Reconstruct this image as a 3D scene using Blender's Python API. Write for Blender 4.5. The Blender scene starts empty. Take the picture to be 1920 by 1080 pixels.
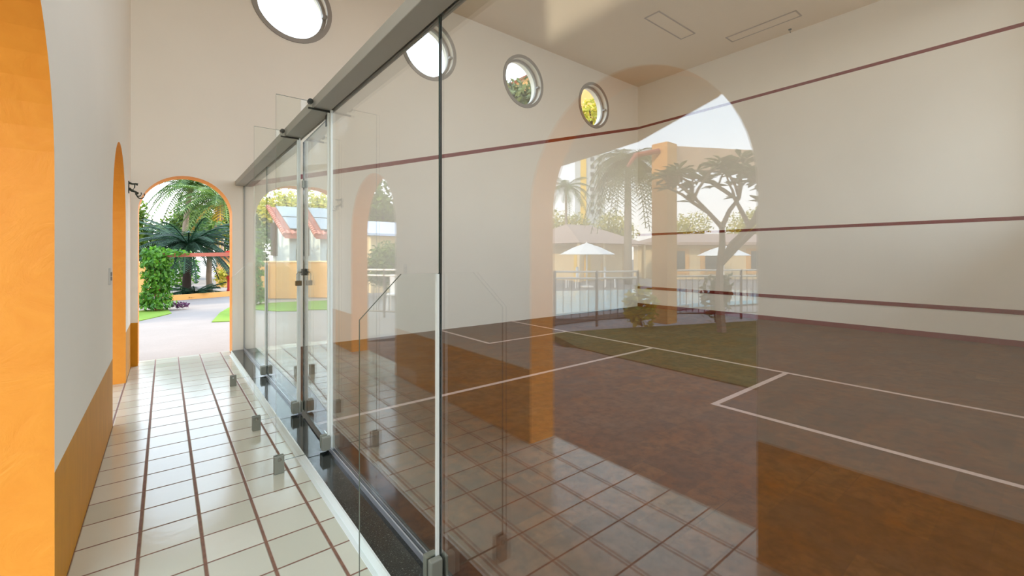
import bpy, bmesh, math, random
from math import sin, cos, pi, radians
from mathutils import Vector, Matrix
from mathutils.geometry import tessellate_polygon

random.seed(7)
sc = bpy.context.scene
COL = sc.collection

# ------------------------------------------------------------------ camera
cam_d = bpy.data.cameras.new('camera')
cam = bpy.data.objects.new('camera', cam_d)
COL.objects.link(cam)
cam_d.sensor_width = 36.0
cam_d.lens = 36.0 * 815 / 1920
cam_d.shift_y = -60 / 1920
cam_d.clip_start = 0.02
cam_d.clip_end = 400
YAW = math.atan2(651, 815)
cam.location = (0, 0, 1.29)
cam.rotation_euler = (radians(90), 0, -YAW)
sc.camera = cam

# ------------------------------------------------------------------ world, sun, exposure
sc.view_settings.view_transform = 'Standard'
sc.view_settings.look = 'None'
sc.view_settings.gamma = 1.0
sc.view_settings.use_curve_mapping = False
sc.view_settings.exposure = 1.68
sc.cycles.max_bounces = 14
sc.cycles.diffuse_bounces = 8
sc.cycles.glossy_bounces = 6
sc.cycles.transparent_max_bounces = 24
sc.cycles.sample_clamp_indirect = 6.0
sc.cycles.use_denoising = True

w = bpy.data.worlds.new('world')
sc.world = w
w.use_nodes = True
nt = w.node_tree
nt.nodes.clear()
SKY_STRENGTH = 1.4
tc = nt.nodes.new('ShaderNodeTexCoord')
sep = nt.nodes.new('ShaderNodeSeparateXYZ')
rmp = nt.nodes.new('ShaderNodeValToRGB')
bg = nt.nodes.new('ShaderNodeBackground')
wo = nt.nodes.new('ShaderNodeOutputWorld')
nt.links.new(tc.outputs['Generated'], sep.inputs[0])
nt.links.new(sep.outputs['Z'], rmp.inputs[0])
nt.links.new(rmp.outputs[0], bg.inputs[0])
nt.links.new(bg.outputs[0], wo.inputs[0])
bg.inputs[1].default_value = SKY_STRENGTH
e = rmp.color_ramp.elements
e[0].position = 0.0; e[0].color = (0.98, 0.96, 0.93, 1)
e[1].position = 0.75; e[1].color = (0.64, 0.79, 0.98, 1)
m_ = e.new(0.14); m_.color = (0.90, 0.95, 1.0, 1)
m_ = e.new(0.28); m_.color = (0.74, 0.87, 1.0, 1)

sun_d = bpy.data.lights.new('sun', 'SUN')
sun = bpy.data.objects.new('sun', sun_d)
COL.objects.link(sun)
sun_d.energy = 1.9
sun_d.angle = radians(1.2)
sun_d.color = (1.0, 0.86, 0.62)
# light travels towards -x, parallel to the end wall, and down: it never enters the arches or windows
sun.rotation_euler = Vector((-0.85, -0.02, -0.50)).to_track_quat('-Z', 'Y').to_euler()


def portal(loc, size, direction):
    d = bpy.data.lights.new('daylight_portal', 'AREA')
    d.shape = 'RECTANGLE'; d.size, d.size_y = size
    d.cycles.is_portal = True
    o = bpy.data.objects.new('daylight_portal', d)
    COL.objects.link(o)
    o.location = loc
    o.rotation_euler = Vector(direction).to_track_quat('-Z', 'Y').to_euler()


# ------------------------------------------------------------------ node helpers
class NT:
    def __init__(self, name):
        self.m = bpy.data.materials.new(name)
        self.m.use_nodes = True
        self.t = self.m.node_tree
        self.t.nodes.clear()
        self.out = self.t.nodes.new('ShaderNodeOutputMaterial')

    def n(self, typ, **kw):
        nd = self.t.nodes.new('ShaderNode' + typ)
        for k, v in kw.items():
            setattr(nd, k, v)
        return nd

    def l(self, a, b):
        self.t.links.new(a, b)

    def setin(self, sock, v):
        if isinstance(v, bpy.types.NodeSocket):
            self.l(v, sock)
        elif isinstance(v, (tuple, list)) and len(v) == 3 and sock.type == 'RGBA':
            sock.default_value = (*v, 1)
        else:
            sock.default_value = v

    def math(self, op, a, b=None, c=None, clamp=False):
        nd = self.n('Math', operation=op)
        nd.use_clamp = clamp
        self.setin(nd.inputs[0], a)
        if b is not None: self.setin(nd.inputs[1], b)
        if c is not None: self.setin(nd.inputs[2], c)
        return nd.outputs[0]

    def mix(self, f, a, b, mode='MIX'):
        nd = self.n('Mix', data_type='RGBA', blend_type=mode)
        self.setin(nd.inputs[0], f); self.setin(nd.inputs[6], a); self.setin(nd.inputs[7], b)
        return nd.outputs[2]

    def noise(self, vec, scale, detail=4, rough=0.55):
        nd = self.n('TexNoise')
        if vec is not None: self.l(vec, nd.inputs['Vector'])
        nd.inputs['Scale'].default_value = scale
        nd.inputs['Detail'].default_value = detail
        nd.inputs['Roughness'].default_value = rough
        return nd.outputs[0]

    def ramp(self, f, stops):
        nd = self.n('ValToRGB')
        self.l(f, nd.inputs[0])
        el = nd.color_ramp.elements
        while len(el) > 1: el.remove(el[-1])
        el[0].position = stops[0][0]; el[0].color = (*stops[0][1], 1)
        for p, c in stops[1:]:
            x = el.new(p); x.color = (*c, 1)
        return nd.outputs[0]

    def pos(self):
        g = self.n('NewGeometry')
        return g.outputs['Position']

    def bsdf(self, col, rough=0.6, metal=0.0, spec=0.5, bump=None, bstr=0.2, bdist=0.01, trans=0.0):
        b = self.n('BsdfPrincipled')
        self.setin(b.inputs['Base Color'], col)
        self.setin(b.inputs['Roughness'], rough)
        b.inputs['Metallic'].default_value = metal
        b.inputs['Specular IOR Level'].default_value = spec
        if bump is not None:
            bn = self.n('Bump')
            bn.inputs['Strength'].default_value = bstr
            bn.inputs['Distance'].default_value = bdist
            self.l(bump, bn.inputs['Height'])
            self.l(bn.outputs[0], b.inputs['Normal'])
        self.l(b.outputs[0], self.out.inputs[0])
        return b


def srgb(r, g, b):
    f = lambda c: (c / 255 / 12.92) if c / 255 <= 0.04045 else ((c / 255 + 0.055) / 1.055) ** 2.4
    return (f(r), f(g), f(b))


def simple(name, col, rough=0.6, metal=0.0, spec=0.5, var=0.0, scale=4.0, bstr=0.0):
    t = NT(name)
    p = t.pos()
    c = col
    nz = t.noise(p, scale, 5) if (var > 0 or bstr > 0) else None
    if var > 0:
        c = t.mix(nz, tuple(x * (1 - var) for x in col), tuple(min(1, x * (1 + var)) for x in col))
    t.bsdf(c, rough, metal, spec, bump=nz if bstr > 0 else None, bstr=bstr)
    return t.m


M = {}
WHITE = srgb(241, 234, 221)
OCHRE = srgb(208, 142, 26)
ORANGE = srgb(236, 150, 44)


def plaster(name, base, dado=False, xmax=None):
    t = NT(name)
    p = t.pos()
    big = t.noise(p, 0.9, 3)
    fine = t.noise(p, 28, 6, 0.6)
    c = t.mix(big, tuple(x * 0.95 for x in base), tuple(min(1, x * 1.03) for x in base))
    rough = 0.62
    if dado:
        s = t.n('SeparateXYZ'); t.l(p, s.inputs[0])
        low = t.math('LESS_THAN', s.outputs['Z'], 0.51)
        if xmax is not None:
            low = t.math('MULTIPLY', low, t.math('LESS_THAN', s.outputs['X'], xmax))
        st = t.n('Mapping'); t.l(p, st.inputs['Vector']); st.inputs['Scale'].default_value = (3, 3, 0.8)
        streak = t.noise(st.outputs[0], 5, 5)
        oc = t.mix(streak, tuple(x * 0.82 for x in OCHRE), tuple(min(1, x * 1.12) for x in OCHRE))
        c = t.mix(low, c, oc)
        rough = t.math('SUBTRACT', 0.75, t.math('MULTIPLY', low, 0.20))
    t.bsdf(c, rough, 0, 0.2, bump=fine, bstr=0.12, bdist=0.004)
    return t.m


M['white'] = plaster('white_plaster', WHITE)
M['wall_dado'] = plaster('white_plaster_with_ochre_dado', WHITE, True)
M['end_dado'] = plaster('end_wall_plaster_with_ochre_dado', WHITE, True, 0.0)
M['ceiling'] = plaster('ceiling_plaster', srgb(232, 214, 188))


def orange_mat():
    t = NT('orange_trowelled_plaster')
    p = t.pos()
    nd = t.n('TexNoise'); t.l(p, nd.inputs['Vector'])
    nd.inputs['Scale'].default_value = 5.5; nd.inputs['Detail'].default_value = 9
    nd.inputs['Roughness'].default_value = 0.6; nd.inputs['Distortion'].default_value = 2.2
    n1 = nd.outputs[0]
    n2 = t.noise(p, 60, 4, 0.6)
    h = t.math('ADD', n1, t.math('MULTIPLY', n2, 0.10))
    c = t.mix(n1, srgb(226, 138, 36), srgb(238, 158, 52))
    t.bsdf(c, 0.55, 0, 0.4, bump=h, bstr=0.35, bdist=0.012)
    return t.m


M['orange'] = orange_mat()
M['orange_smooth'] = simple('orange_render', srgb(226, 168, 96), 0.7, var=0.08)


def tile_mat():
    """square glazed tiles, 0.225 m, brown joints, wider joints along the corridor"""
    t = NT('glazed_corridor_tiles')
    p = t.pos()
    s = t.n('SeparateXYZ'); t.l(p, s.inputs[0])
    T = 0.2235

    def axis(sock, off):
        q = t.math('DIVIDE', t.math('ADD', sock, off + 40 * T), T)
        fr = t.math('FRACT', q)
        dist = t.math('MULTIPLY', t.math('MINIMUM', fr, t.math('SUBTRACT', 1.0, fr)), T)
        return t.math('FLOOR', q), dist
    ix, dx = axis(s.outputs['X'], 0.090)
    iy, dy = axis(s.outputs['Y'], 0.010)
    gx = t.math('SUBTRACT', 1.0, t.math('SMOOTH_MIN', t.math('DIVIDE', dx, 0.0085), 1.0, 0.2), clamp=True)
    gy = t.math('SUBTRACT', 1.0, t.math('SMOOTH_MIN', t.math('DIVIDE', dy, 0.0056), 1.0, 0.2), clamp=True)
    g = t.math('MAXIMUM', t.math('MULTIPLY', gx, 2.4, clamp=True), t.math('MULTIPLY', gy, 2.2, clamp=True))
    cmb = t.n('CombineXYZ'); t.l(ix, cmb.inputs[0]); t.l(iy, cmb.inputs[1])
    wn = t.n('TexWhiteNoise'); t.l(cmb.outputs[0], wn.inputs[0])
    base = t.mix(wn.outputs[0], srgb(196, 196, 176), srgb(216, 215, 198))
    mott = t.noise(p, 14, 5)
    base = t.mix(t.math('MULTIPLY', mott, 0.25), base, srgb(196, 190, 168))
    gn = t.noise(p, 30, 3)
    grout = t.mix(gn, srgb(92, 56, 38), srgb(150, 108, 84))
    c = t.mix(g, base, grout)
    hump = t.math('ADD', t.math('MULTIPLY', t.math('SUBTRACT', 1.0, g), 1.0), t.math('MULTIPLY', mott, 0.22))
    r = t.math('ADD', 0.15, t.math('MULTIPLY', g, 0.5))
    t.bsdf(c, r, 0, 0.6, bump=hump, bstr=0.5, bdist=0.006)
    return t.m


M['tile'] = tile_mat()


def stone_floor():
    t = NT('brown_slate_slabs')
    p = t.pos()
    br = t.n('TexBrick')
    t.l(p, br.inputs['Vector'])
    br.offset = 0.5; br.squash = 1.0
    br.inputs['Scale'].default_value = 1.0
    br.inputs['Brick Width'].default_value = 0.36
    br.inputs['Row Height'].default_value = 0.18
    br.inputs['Mortar Size'].default_value = 0.0025
    br.inputs['Mortar Smooth'].default_value = 0.3
    br.inputs['Bias'].default_value = -0.1
    br.inputs['Color1'].default_value = (*srgb(124, 80, 42), 1)
    br.inputs['Color2'].default_value = (*srgb(82, 52, 34), 1)
    br.inputs['Mortar'].default_value = (*srgb(84, 56, 38), 1)
    n1 = t.noise(p, 3.2, 8, 0.65)
    n2 = t.noise(p, 0.7, 4, 0.6)
    c = t.mix(t.ramp(n1, [(0.35, (0, 0, 0)), (0.7, (1, 1, 1))]), br.outputs[0], srgb(118, 64, 16))
    c = t.mix(t.ramp(n2, [(0.42, (0, 0, 0)), (0.68, (0.5, 0.5, 0.5))]), c, srgb(104, 78, 64))
    n3 = t.noise(p, 11, 8, 0.7)
    c = t.mix(t.ramp(n3, [(0.42, (0, 0, 0)), (0.62, (0.7, 0.7, 0.7))]), c, srgb(72, 44, 26))
    # small pale flakes
    vo = t.n('TexVoronoi'); t.l(p, vo.inputs['Vector']); vo.inputs['Scale'].default_value = 2.6
    fl = t.math('LESS_THAN', t.math('ADD', vo.outputs['Distance'], t.math('MULTIPLY', n1, 0.02)), 0.024)
    c = t.mix(fl, c, srgb(190, 170, 150))
    t.bsdf(c, t.math('ADD', 0.50, t.math('MULTIPLY', n1, 0.25)), 0, 0.22, bump=n1, bstr=0.15, bdist=0.006)
    return t.m


M['court'] = stone_floor()


def granite():
    t = NT('black_granite')
    p = t.pos()
    n1 = t.noise(p, 160, 3, 0.7)
    c = t.ramp(n1, [(0.45, (0.008, 0.009, 0.009)), (0.62, (0.02, 0.025, 0.022)), (0.68, (0.12, 0.14, 0.12))])
    t.bsdf(c, 0.09, 0, 0.6)
    return t.m


M['granite'] = granite()


def red_paint():
    t = NT('dark_red_court_paint')
    n = t.noise(t.pos(), 12, 6)
    c = t.mix(t.ramp(n, [(0.62, (0, 0, 0)), (0.72, (1, 1, 1))]), srgb(122, 14, 20), srgb(140, 58, 56))
    t.bsdf(c, 0.5, 0, 0.4)
    return t.m


M['red'] = red_paint()
M['line'] = simple('pale_floor_paint', srgb(206, 178, 168), 0.5, var=0.12, scale=9)
M['aluminium'] = simple('grey_aluminium', srgb(168, 168, 162), 0.5, 0.1, 0.5, var=0.04)
M['channel'] = simple('satin_aluminium_channel', srgb(190, 192, 200), 0.3, 0.7)
M['chrome'] = simple('polished_chrome', srgb(170, 172, 168), 0.12, 1.0)
M['clamp'] = simple('dull_nickel', srgb(132, 134, 122), 0.45, 0.15)
M['dark_metal'] = simple('dark_bronze_metal', srgb(58, 60, 54), 0.35, 0.7)
M['brass'] = simple('aged_brass', srgb(96, 78, 46), 0.35, 0.8)
M['iron'] = simple('verdigris_iron', srgb(64, 70, 58), 0.55, 0.4, var=0.3, scale=30)
M['plastic'] = simple('pale_grey_plastic', srgb(206, 204, 198), 0.45)
M['plastic_dark'] = simple('grey_plastic_rocker', srgb(140, 136, 130), 0.4)
M['frame_grey'] = simple('grey_window_frame', srgb(156, 150, 142), 0.5, 0.1)
M['outline'] = simple('faint_grey_trim', srgb(176, 158, 140), 0.7)
M['step_white'] = simple('white_step_edge', srgb(224, 230, 226), 0.35)
M['silicone'] = simple('pale_silicone_joint', srgb(232, 238, 234), 0.3)


def glass(name, f0=0.055, tint=(0.968, 0.982, 0.976), dirt=0.0):
    t = NT(name)
    g = t.n('NewGeometry')
    d = t.n('VectorMath', operation='DOT_PRODUCT')
    t.l(g.outputs['Incoming'], d.inputs[0]); t.l(g.outputs['Normal'], d.inputs[1])
    c = t.math('ABSOLUTE', d.outputs['Value'])
    k = t.math('POWER', t.math('SUBTRACT', 1.0, c, clamp=True), 5.0)
    fr = t.math('ADD', f0, t.math('MULTIPLY', k, 1 - f0), clamp=True)
    tr = t.n('BsdfTransparent'); tr.inputs[0].default_value = (*tint, 1)
    gl = t.n('BsdfGlossy'); gl.inputs['Roughness'].default_value = 0.0
    gl.inputs[0].default_value = (1, 1, 1, 1)
    mx = t.n('MixShader')
    t.l(fr, mx.inputs[0]); t.l(tr.outputs[0], mx.inputs[1]); t.l(gl.outputs[0], mx.inputs[2])
    last = mx.outputs[0]
    if dirt:
        df = t.n('BsdfDiffuse'); df.inputs[0].default_value = (0.8, 0.82, 0.8, 1)
        nz = t.noise(t.pos(), 1.7, 6, 0.6)
        am = t.math('MULTIPLY', t.math('SUBTRACT', nz, 0.45, clamp=True), dirt)
        m2 = t.n('MixShader')
        t.l(am, m2.inputs[0]); t.l(last, m2.inputs[1]); t.l(df.outputs[0], m2.inputs[2])
        last = m2.outputs[0]
    t.l(last, t.out.inputs[0])
    return t.m


M['glass'] = glass('clear_court_glass', 0.085, dirt=0.025)
M['fin_glass'] = glass('clear_fin_glass', 0.02, (0.975, 0.99, 0.98))
M['window_glass'] = glass('clear_window_glass', 0.04)
M['glass_edge'] = simple('green_glass_edge', srgb(52, 74, 64), 0.15, 0, 0.6)
M['glass_edge_dark'] = simple('dark_green_glass_edge', srgb(22, 40, 34), 0.12, 0, 0.6)


# ------------------------------------------------------------------ geometry helpers
class MB:
    def __init__(self):
        self.v = []; self.f = []; self.mi = []

    def add(self, vs, fs, mi=0):
        o = len(self.v)
        self.v += [tuple(x) for x in vs]
        self.f += [tuple(i + o for i in f) for f in fs]
        self.mi += [mi] * len(fs)
        return self

    def box(self, a, b, mi=0):
        x0, y0, z0 = a; x1, y1, z1 = b
        vs = [(x0, y0, z0), (x1, y0, z0), (x1, y1, z0), (x0, y1, z0), (x0, y0, z1), (x1, y0, z1), (x1, y1, z1), (x0, y1, z1)]
        return self.add(vs, [(0, 3, 2, 1), (4, 5, 6, 7), (0, 1, 5, 4), (1, 2, 6, 5), (2, 3, 7, 6), (3, 0, 4, 7)], mi)

    def tube(self, pts, radii, n=8, mi=0, cap=True):
        pts = [Vector(p) for p in pts]
        if not isinstance(radii, (list, tuple)): radii = [radii] * len(pts)
        rings = []
        for i, p in enumerate(pts):
            d = (pts[min(i + 1, len(pts) - 1)] - pts[max(i - 1, 0)]).normalized()
            up = Vector((0, 0, 1)) if abs(d.z) < 0.9 else Vector((1, 0, 0))
            a = d.cross(up).normalized(); b = d.cross(a).normalized()
            rings.append([p + (a * cos(2 * pi * k / n) + b * sin(2 * pi * k / n)) * radii[i] for k in range(n)])
        vs = [q for r in rings for q in r]; fs = []
        for i in range(len(rings) - 1):
            for k in range(n):
                a = i * n + k; b = i * n + (k + 1) % n
                fs.append((a, b, b + n, a + n))
        if cap:
            fs.append(tuple(range(n - 1, -1, -1))); fs.append(tuple((len(rings) - 1) * n + k for k in range(n)))
        return self.add(vs, fs, mi)

    def lathe(self, prof, c=(0, 0, 0), n=24, mi=0):
        vs = []; fs = []
        for r, z in prof:
            for k in range(n):
                a = 2 * pi * k / n
                vs.append((c[0] + r * cos(a), c[1] + r * sin(a), c[2] + z))
        for i in range(len(prof) - 1):
            for k in range(n):
                a = i * n + k; b = i * n + (k + 1) % n
                fs.append((a, b, b + n, a + n))
        return self.add(vs, fs, mi)

    def prism(self, poly, fn, mi=0):
        """poly: list of 2D points; fn(u, v, side) -> 3D point"""
        n = len(poly)
        vs = [fn(u, v, 0) for u, v in poly] + [fn(u, v, 1) for u, v in poly]
        tri = tessellate_polygon([[Vector((u, v, 0)) for u, v in poly]])
        fs = [tuple(t) for t in tri] + [tuple(i + n for i in reversed(t)) for t in tri]
        fs += [(i, (i + 1) % n, (i + 1) % n + n, i + n) for i in range(n)]
        return self.add(vs, fs, mi)

    def build(self, name, mats, parent=None, smooth=False, world=False, bevel=0.0):
        me = bpy.data.meshes.new(name)
        vs = self.v
        if world and parent is not None:
            L = parent.location
            inv = Matrix.Rotation(-parent.rotation_euler.z, 4, 'Z')
            vs = [tuple(inv @ (Vector(v) - L)) for v in vs]
        me.from_pydata(vs, [], self.f)
        if not isinstance(mats, (list, tuple)): mats = [mats]
        for m in mats: me.materials.append(m)
        me.polygons.foreach_set('material_index', self.mi)
        bm = bmesh.new(); bm.from_mesh(me)
        bmesh.ops.recalc_face_normals(bm, faces=bm.faces)
        bm.to_mesh(me); bm.free()
        if smooth:
            me.polygons.foreach_set('use_smooth', [True] * len(me.polygons))
        me.update()
        o = bpy.data.objects.new(name, me)
        COL.objects.link(o)
        if parent is not None: o.parent = parent
        if bevel:
            md = o.modifiers.new('bevel', 'BEVEL'); md.width = bevel; md.segments = 2; md.limit_method = 'ANGLE'
        return o


def tag(o, label, cat, group=None, kind=None):
    o['label'] = label; o['category'] = cat
    if group: o['group'] = group
    if kind: o['kind'] = kind
    return o


def empty(name, loc, label, cat, group=None, rz=0.0):
    o = bpy.data.objects.new(name, None)
    COL.objects.link(o)
    o.location = loc; o.rotation_euler = (0, 0, rz)
    return tag(o, label, cat, group)


def struct(o):
    o['kind'] = 'structure'
    return o


def copy_tree(o, parent=None):
    c = o.copy(); COL.objects.link(c)
    if parent is not None: c.parent = parent
    for ch in list(o.children): copy_tree(ch, c)
    return c


def wall(name, loops, fn, mats, reveal_mi=None):
    """first loop is the outline, the rest holes; reveal_mi per loop (material of its side faces)"""
    mb = MB()
    flat = [p for lp in loops for p in lp]
    n = len(flat)
    mb.v = [fn(u, v, 0) for u, v in flat] + [fn(u, v, 1) for u, v in flat]
    tri = tessellate_polygon([[Vector((u, v, 0)) for u, v in lp] for lp in loops])
    for t in tri:
        mb.f.append(tuple(t)); mb.mi.append(0)
        mb.f.append(tuple(i + n for i in reversed(t))); mb.mi.append(1 if len(mats) > 1 else 0)
    o = 0
    for li, lp in enumerate(loops):
        k = len(lp)
        for i in range(k):
            j = (i + 1) % k
            mb.f.append((o + i, o + j, o + j + n, o + i + n))
            mi = 0
            if reveal_mi: mi = reveal_mi(li, lp[i], lp[j])
            mb.mi.append(mi)
        o += k
    return struct(mb.build(name, mats))


def arch_pts(c, r, zs, n=28):
    """floor-to-floor arch path from c-r to c+r"""
    pts = [(c - r, 0.0), (c - r, zs)]
    for i in range(1, n):
        a = pi - pi * i / n
        pts.append((c + r * cos(a), zs + r * sin(a)))
    pts += [(c + r, zs), (c + r, 0.0)]
    return pts


def circle(cx, cz, r, n=48):
    return [(cx + r * cos(2 * pi * i / n), cz + r * sin(2 * pi * i / n)) for i in range(n)]


# ------------------------------------------------------------------ room shell
XL, XG, XF = -0.31, 0.825, 9.5
YE, YN, YB = 6.71, -0.10, -3.2
ZC = 5.63
TH = 0.22
ARCHES = [(-1.75, 0.73, 1.58), (1.52, 0.73, 1.58), (5.19, 0.71, 1.58)]
ADDED_CLER = [(-2.9, -1.7), (-1.45, -0.25), (0.0, 1.2)]  # unseen high openings, added to let more daylight in

outline = [(YB, 0.0)]
for c_, r_, z_ in ARCHES: outline += arch_pts(c_, r_, z_)
outline += [(YE, 0.0), (YE, ZC), (YB, ZC)]
holes = [[(a, 3.0), (b, 3.0), (b, 5.1), (a, 5.1)] for a, b in ADDED_CLER]


def left_rev(li, a, b):
    if li == 0 and a[1] < 2.5 and b[1] < 2.5 and not (a[1] == 0 and b[1] == 0): return 1
    return 0


wall('wall_left', [outline] + holes, lambda u, v, s: (XL - TH * s, u, v), [M['wall_dado'], M['orange']], left_rev)

EA = (0.2205, 0.4675, 1.81)
wins = [(1.41, 4.83), (3.55, 4.83), (5.66, 4.81), (7.80, 4.79)]
WR = 0.47
out2 = [(XL - TH, 0.0)] + arch_pts(*EA) + [(XF + 0.25, 0.0), (XF + 0.25, ZC), (XL - TH, ZC)]
wall('wall_far', [out2] + [circle(x, z, WR) for x, z in wins], lambda u, v, s: (u, YE + 0.30 * s, v),
     [M['end_dado'], M['orange']], left_rev)
struct(MB().box((XF, YN - 0.25, 0), (XF + 0.25, YE, ZC)).build('wall_right', M['white']))
# near side wall of the court out of view, three tall windows added to brighten the room
out3 = [(XG, 0.0), (XF, 0.0), (XF, ZC), (XG, ZC)]
ADDED_NEARW = [(1.3, 3.7), (4.0, 6.4), (6.7, 9.1)]
wall('wall_near', [out3] + [[(a, 1.9), (b, 1.9), (b, 5.2), (a, 5.2)] for a, b in ADDED_NEARW], lambda u, v, s: (u, YN - 0.25 * s, v), [M['white']])
struct(MB().box((XG, YB, 0), (XG + 0.25, YN - 0.25, ZC)).build('wall_side', M['wall_dado']))
out4 = [(XL - TH, 0.0)] + arch_pts(0.24, 0.47, 1.8) + [(XG + 0.25, 0.0), (XG + 0.25, ZC), (XL - TH, ZC)]
wall('wall_back', [out4], lambda u, v, s: (u, YB - 0.25 * s, v), [M['wall_dado'], M['orange']], left_rev)
ADDED_SKYL = (1.2, 5.0, 0.2, 2.2)      # skylight added over the near end of the court to raise the daylight
wall('ceiling', [[(XL - TH, YB - 0.25), (XF + 0.25, YB - 0.25), (XF + 0.25, YE + 0.3), (XL - TH, YE + 0.3)],
                 [(ADDED_SKYL[0], ADDED_SKYL[2]), (ADDED_SKYL[1], ADDED_SKYL[2]), (ADDED_SKYL[1], ADDED_SKYL[3]), (ADDED_SKYL[0], ADDED_SKYL[3])]], lambda u, v, s: (u, v, ZC + 0.2 * s), [M['ceiling']])
portal(((ADDED_SKYL[0] + ADDED_SKYL[1]) / 2, (ADDED_SKYL[2] + ADDED_SKYL[3]) / 2, ZC + 0.19), (ADDED_SKYL[1] - ADDED_SKYL[0], ADDED_SKYL[3] - ADDED_SKYL[2]), (0, 0, -1))
mb = MB()
for k in range(1, 4):
    x = ADDED_SKYL[0] + (ADDED_SKYL[1] - ADDED_SKYL[0]) * k / 4
    mb.box((x - .025, ADDED_SKYL[2], ZC + .06), (x + .025, ADDED_SKYL[3], ZC + .12))
struct(mb.build('window_11', M['frame_grey']))  # glazing bars of the added skylight
struct(MB().box((XL - TH, YB - 0.25, -0.1), (0.68, YE + 0.3, 0.0)).build('floor', M['tile']))
struct(MB().box((0.87, YN, -0.1), (XF, YE, 0.0)).build('floor_court', M['court']))
for a, b in ADDED_CLER: portal((XL - TH * 0.5, (a + b) / 2, 4.05), (b - a, 2.1), (1, 0, 0))
for c_, r_, z_ in ARCHES: portal((XL - TH, c_, 1.15), (2 * r_, 2.3), (1, 0, 0))
portal((0.22, YE + 0.3, 1.14), (0.94, 2.28), (0, -1, 0))
for x, z in wins: portal((x, YE + 0.3, z), (0.95, 0.95), (0, -1, 0))
for a, b in ADDED_NEARW: portal(((a + b) / 2, YN - 0.2, 3.55), (b - a, 3.3), (0, 1, 0))

# frames of the added clerestory windows above the arches beside the camera
for i, (a, b) in enumerate(ADDED_CLER):
    mb = MB()
    x0, x1 = XL - 0.14, XL - 0.09
    for (ya, yb, za, zb) in ((a, b, 3.0, 3.05), (a, b, 5.05, 5.1), (a, a + .05, 3.05, 5.05), (b - .05, b, 3.05, 5.05), (a + .05, b - .05, 4.03, 4.07)):
        mb.box((x0, ya, za), (x1, yb, zb))
    struct(mb.build('window_%d' % (5 + i), M['frame_grey']))

for i, (a, b) in enumerate(ADDED_NEARW):  # frames for the windows added in the near wall
    mb = MB(); y0, y1 = YN - 0.16, YN - 0.11
    for (xa, xb, za, zb) in ((a, b, 1.9, 1.95), (a, b, 5.15, 5.2), (a, a + .05, 1.95, 5.15), (b - .05, b, 1.95, 5.15), (a + .05, b - .05, 3.83, 3.87)):
        mb.box((xa, y0, za), (xb, y1, zb))
    struct(mb.build('window_%d' % (8 + i), M['frame_grey']))

# step and sill under the glass wall
struct(MB().box((0.68, YN, -0.1), (0.872, YE, 0.055)).build('trim_1', M['granite']))
struct(MB().box((0.672, YN, 0.0), (0.680, YE, 0.058)).build('trim_2', M['step_white']))
struct(MB().box((0.655, YN, 0.0), (0.672, YE, 0.006)).build('trim_3', M['step_white']))


def strip(name, pts, mat):
    return struct(MB().add(pts, [(0, 1, 2, 3), (7, 6, 5, 4), (0, 4, 5, 1), (1, 5, 6, 2), (2, 6, 7, 3), (3, 7, 4, 0)]).build(name, mat))


def ybox(name, a, b, mat): return struct(MB().box(a, b).build(name, mat))


# red lines on the front wall
ybox('trim_4', (XF - 0.004, YN, 4.545), (XF, YE, 4.600), M['red'])
ybox('trim_5', (XF - 0.004, YN, 1.800), (XF, YE, 1.855), M['red'])
ybox('trim_6', (XF - 0.012, YN, 0.455), (XF, YE, 0.520), M['red'])
ybox('baseboard_right', (XF - 0.014, YN, 0.0), (XF, YE, 0.085), M['red'])
# sloping red line on the far side wall
z0, z1, hw = 2.245, 4.572, 0.034
fp = [(0.87, YE, z0 - hw), (XF, YE, z1 - hw), (XF, YE, z1 + hw), (0.87, YE, z0 + hw)]
strip('trim_7', fp + [(x, y - 0.004, z) for x, y, z in fp], M['red'])
fp = [(0.87, YN, z0 - hw), (XF, YN, z1 - hw), (XF, YN, z1 + hw), (0.87, YN, z0 + hw)]
strip('trim_8', fp + [(x, y + 0.004, z) for x, y, z in fp], M['red'])
# floor lines
lw = 0.025
ybox('trim_9', (5.36 - lw, YN, 0.0), (5.36 + lw, YE, 0.002), M['line'])
ybox('trim_10', (0.87, 3.54 - lw, 0.0), (5.36 - lw, 3.54 + lw, 0.002), M['line'])
ybox('trim_11', (3.74 - lw, YN, 0.0), (3.74 + lw, 1.856, 0.002), M['line'])
ybox('trim_12', (3.74 - lw, 1.856 - lw, 0.0), (5.36 - lw, 1.856 + lw, 0.0021), M['line'])
ybox('trim_13', (3.74 - lw, 5.22, 0.0), (3.74 + lw, YE, 0.002), M['line'])
ybox('trim_14', (3.74 - lw, 5.22 - lw, 0.0), (5.36 - lw, 5.22 + lw, 0.0021), M['line'])


# ceiling panels (outlines of flush covers)
def ceiling_cover(x0, x1, y0, y1, label):
    o = empty('ceiling_light_cover', (x0, y0, ZC), label, 'ceiling light', 'flush ceiling light covers')
    w_ = 0.022
    mb = MB()
    X, Y = x1 - x0, y1 - y0
    for a, b in (((0, 0), (X, w_)), ((0, Y - w_), (X, Y)), ((0, w_), (w_, Y - w_)), ((X - w_, w_), (X, Y - w_))):
        mb.box((a[0], a[1], -0.012), (b[0], b[1], 0))
    mb.build('frame', M['outline'], o)
    MB().box((w_, w_, -0.005), (X - w_, Y - w_, 0)).build('cover_panel', M['ceiling'], o)


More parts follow.
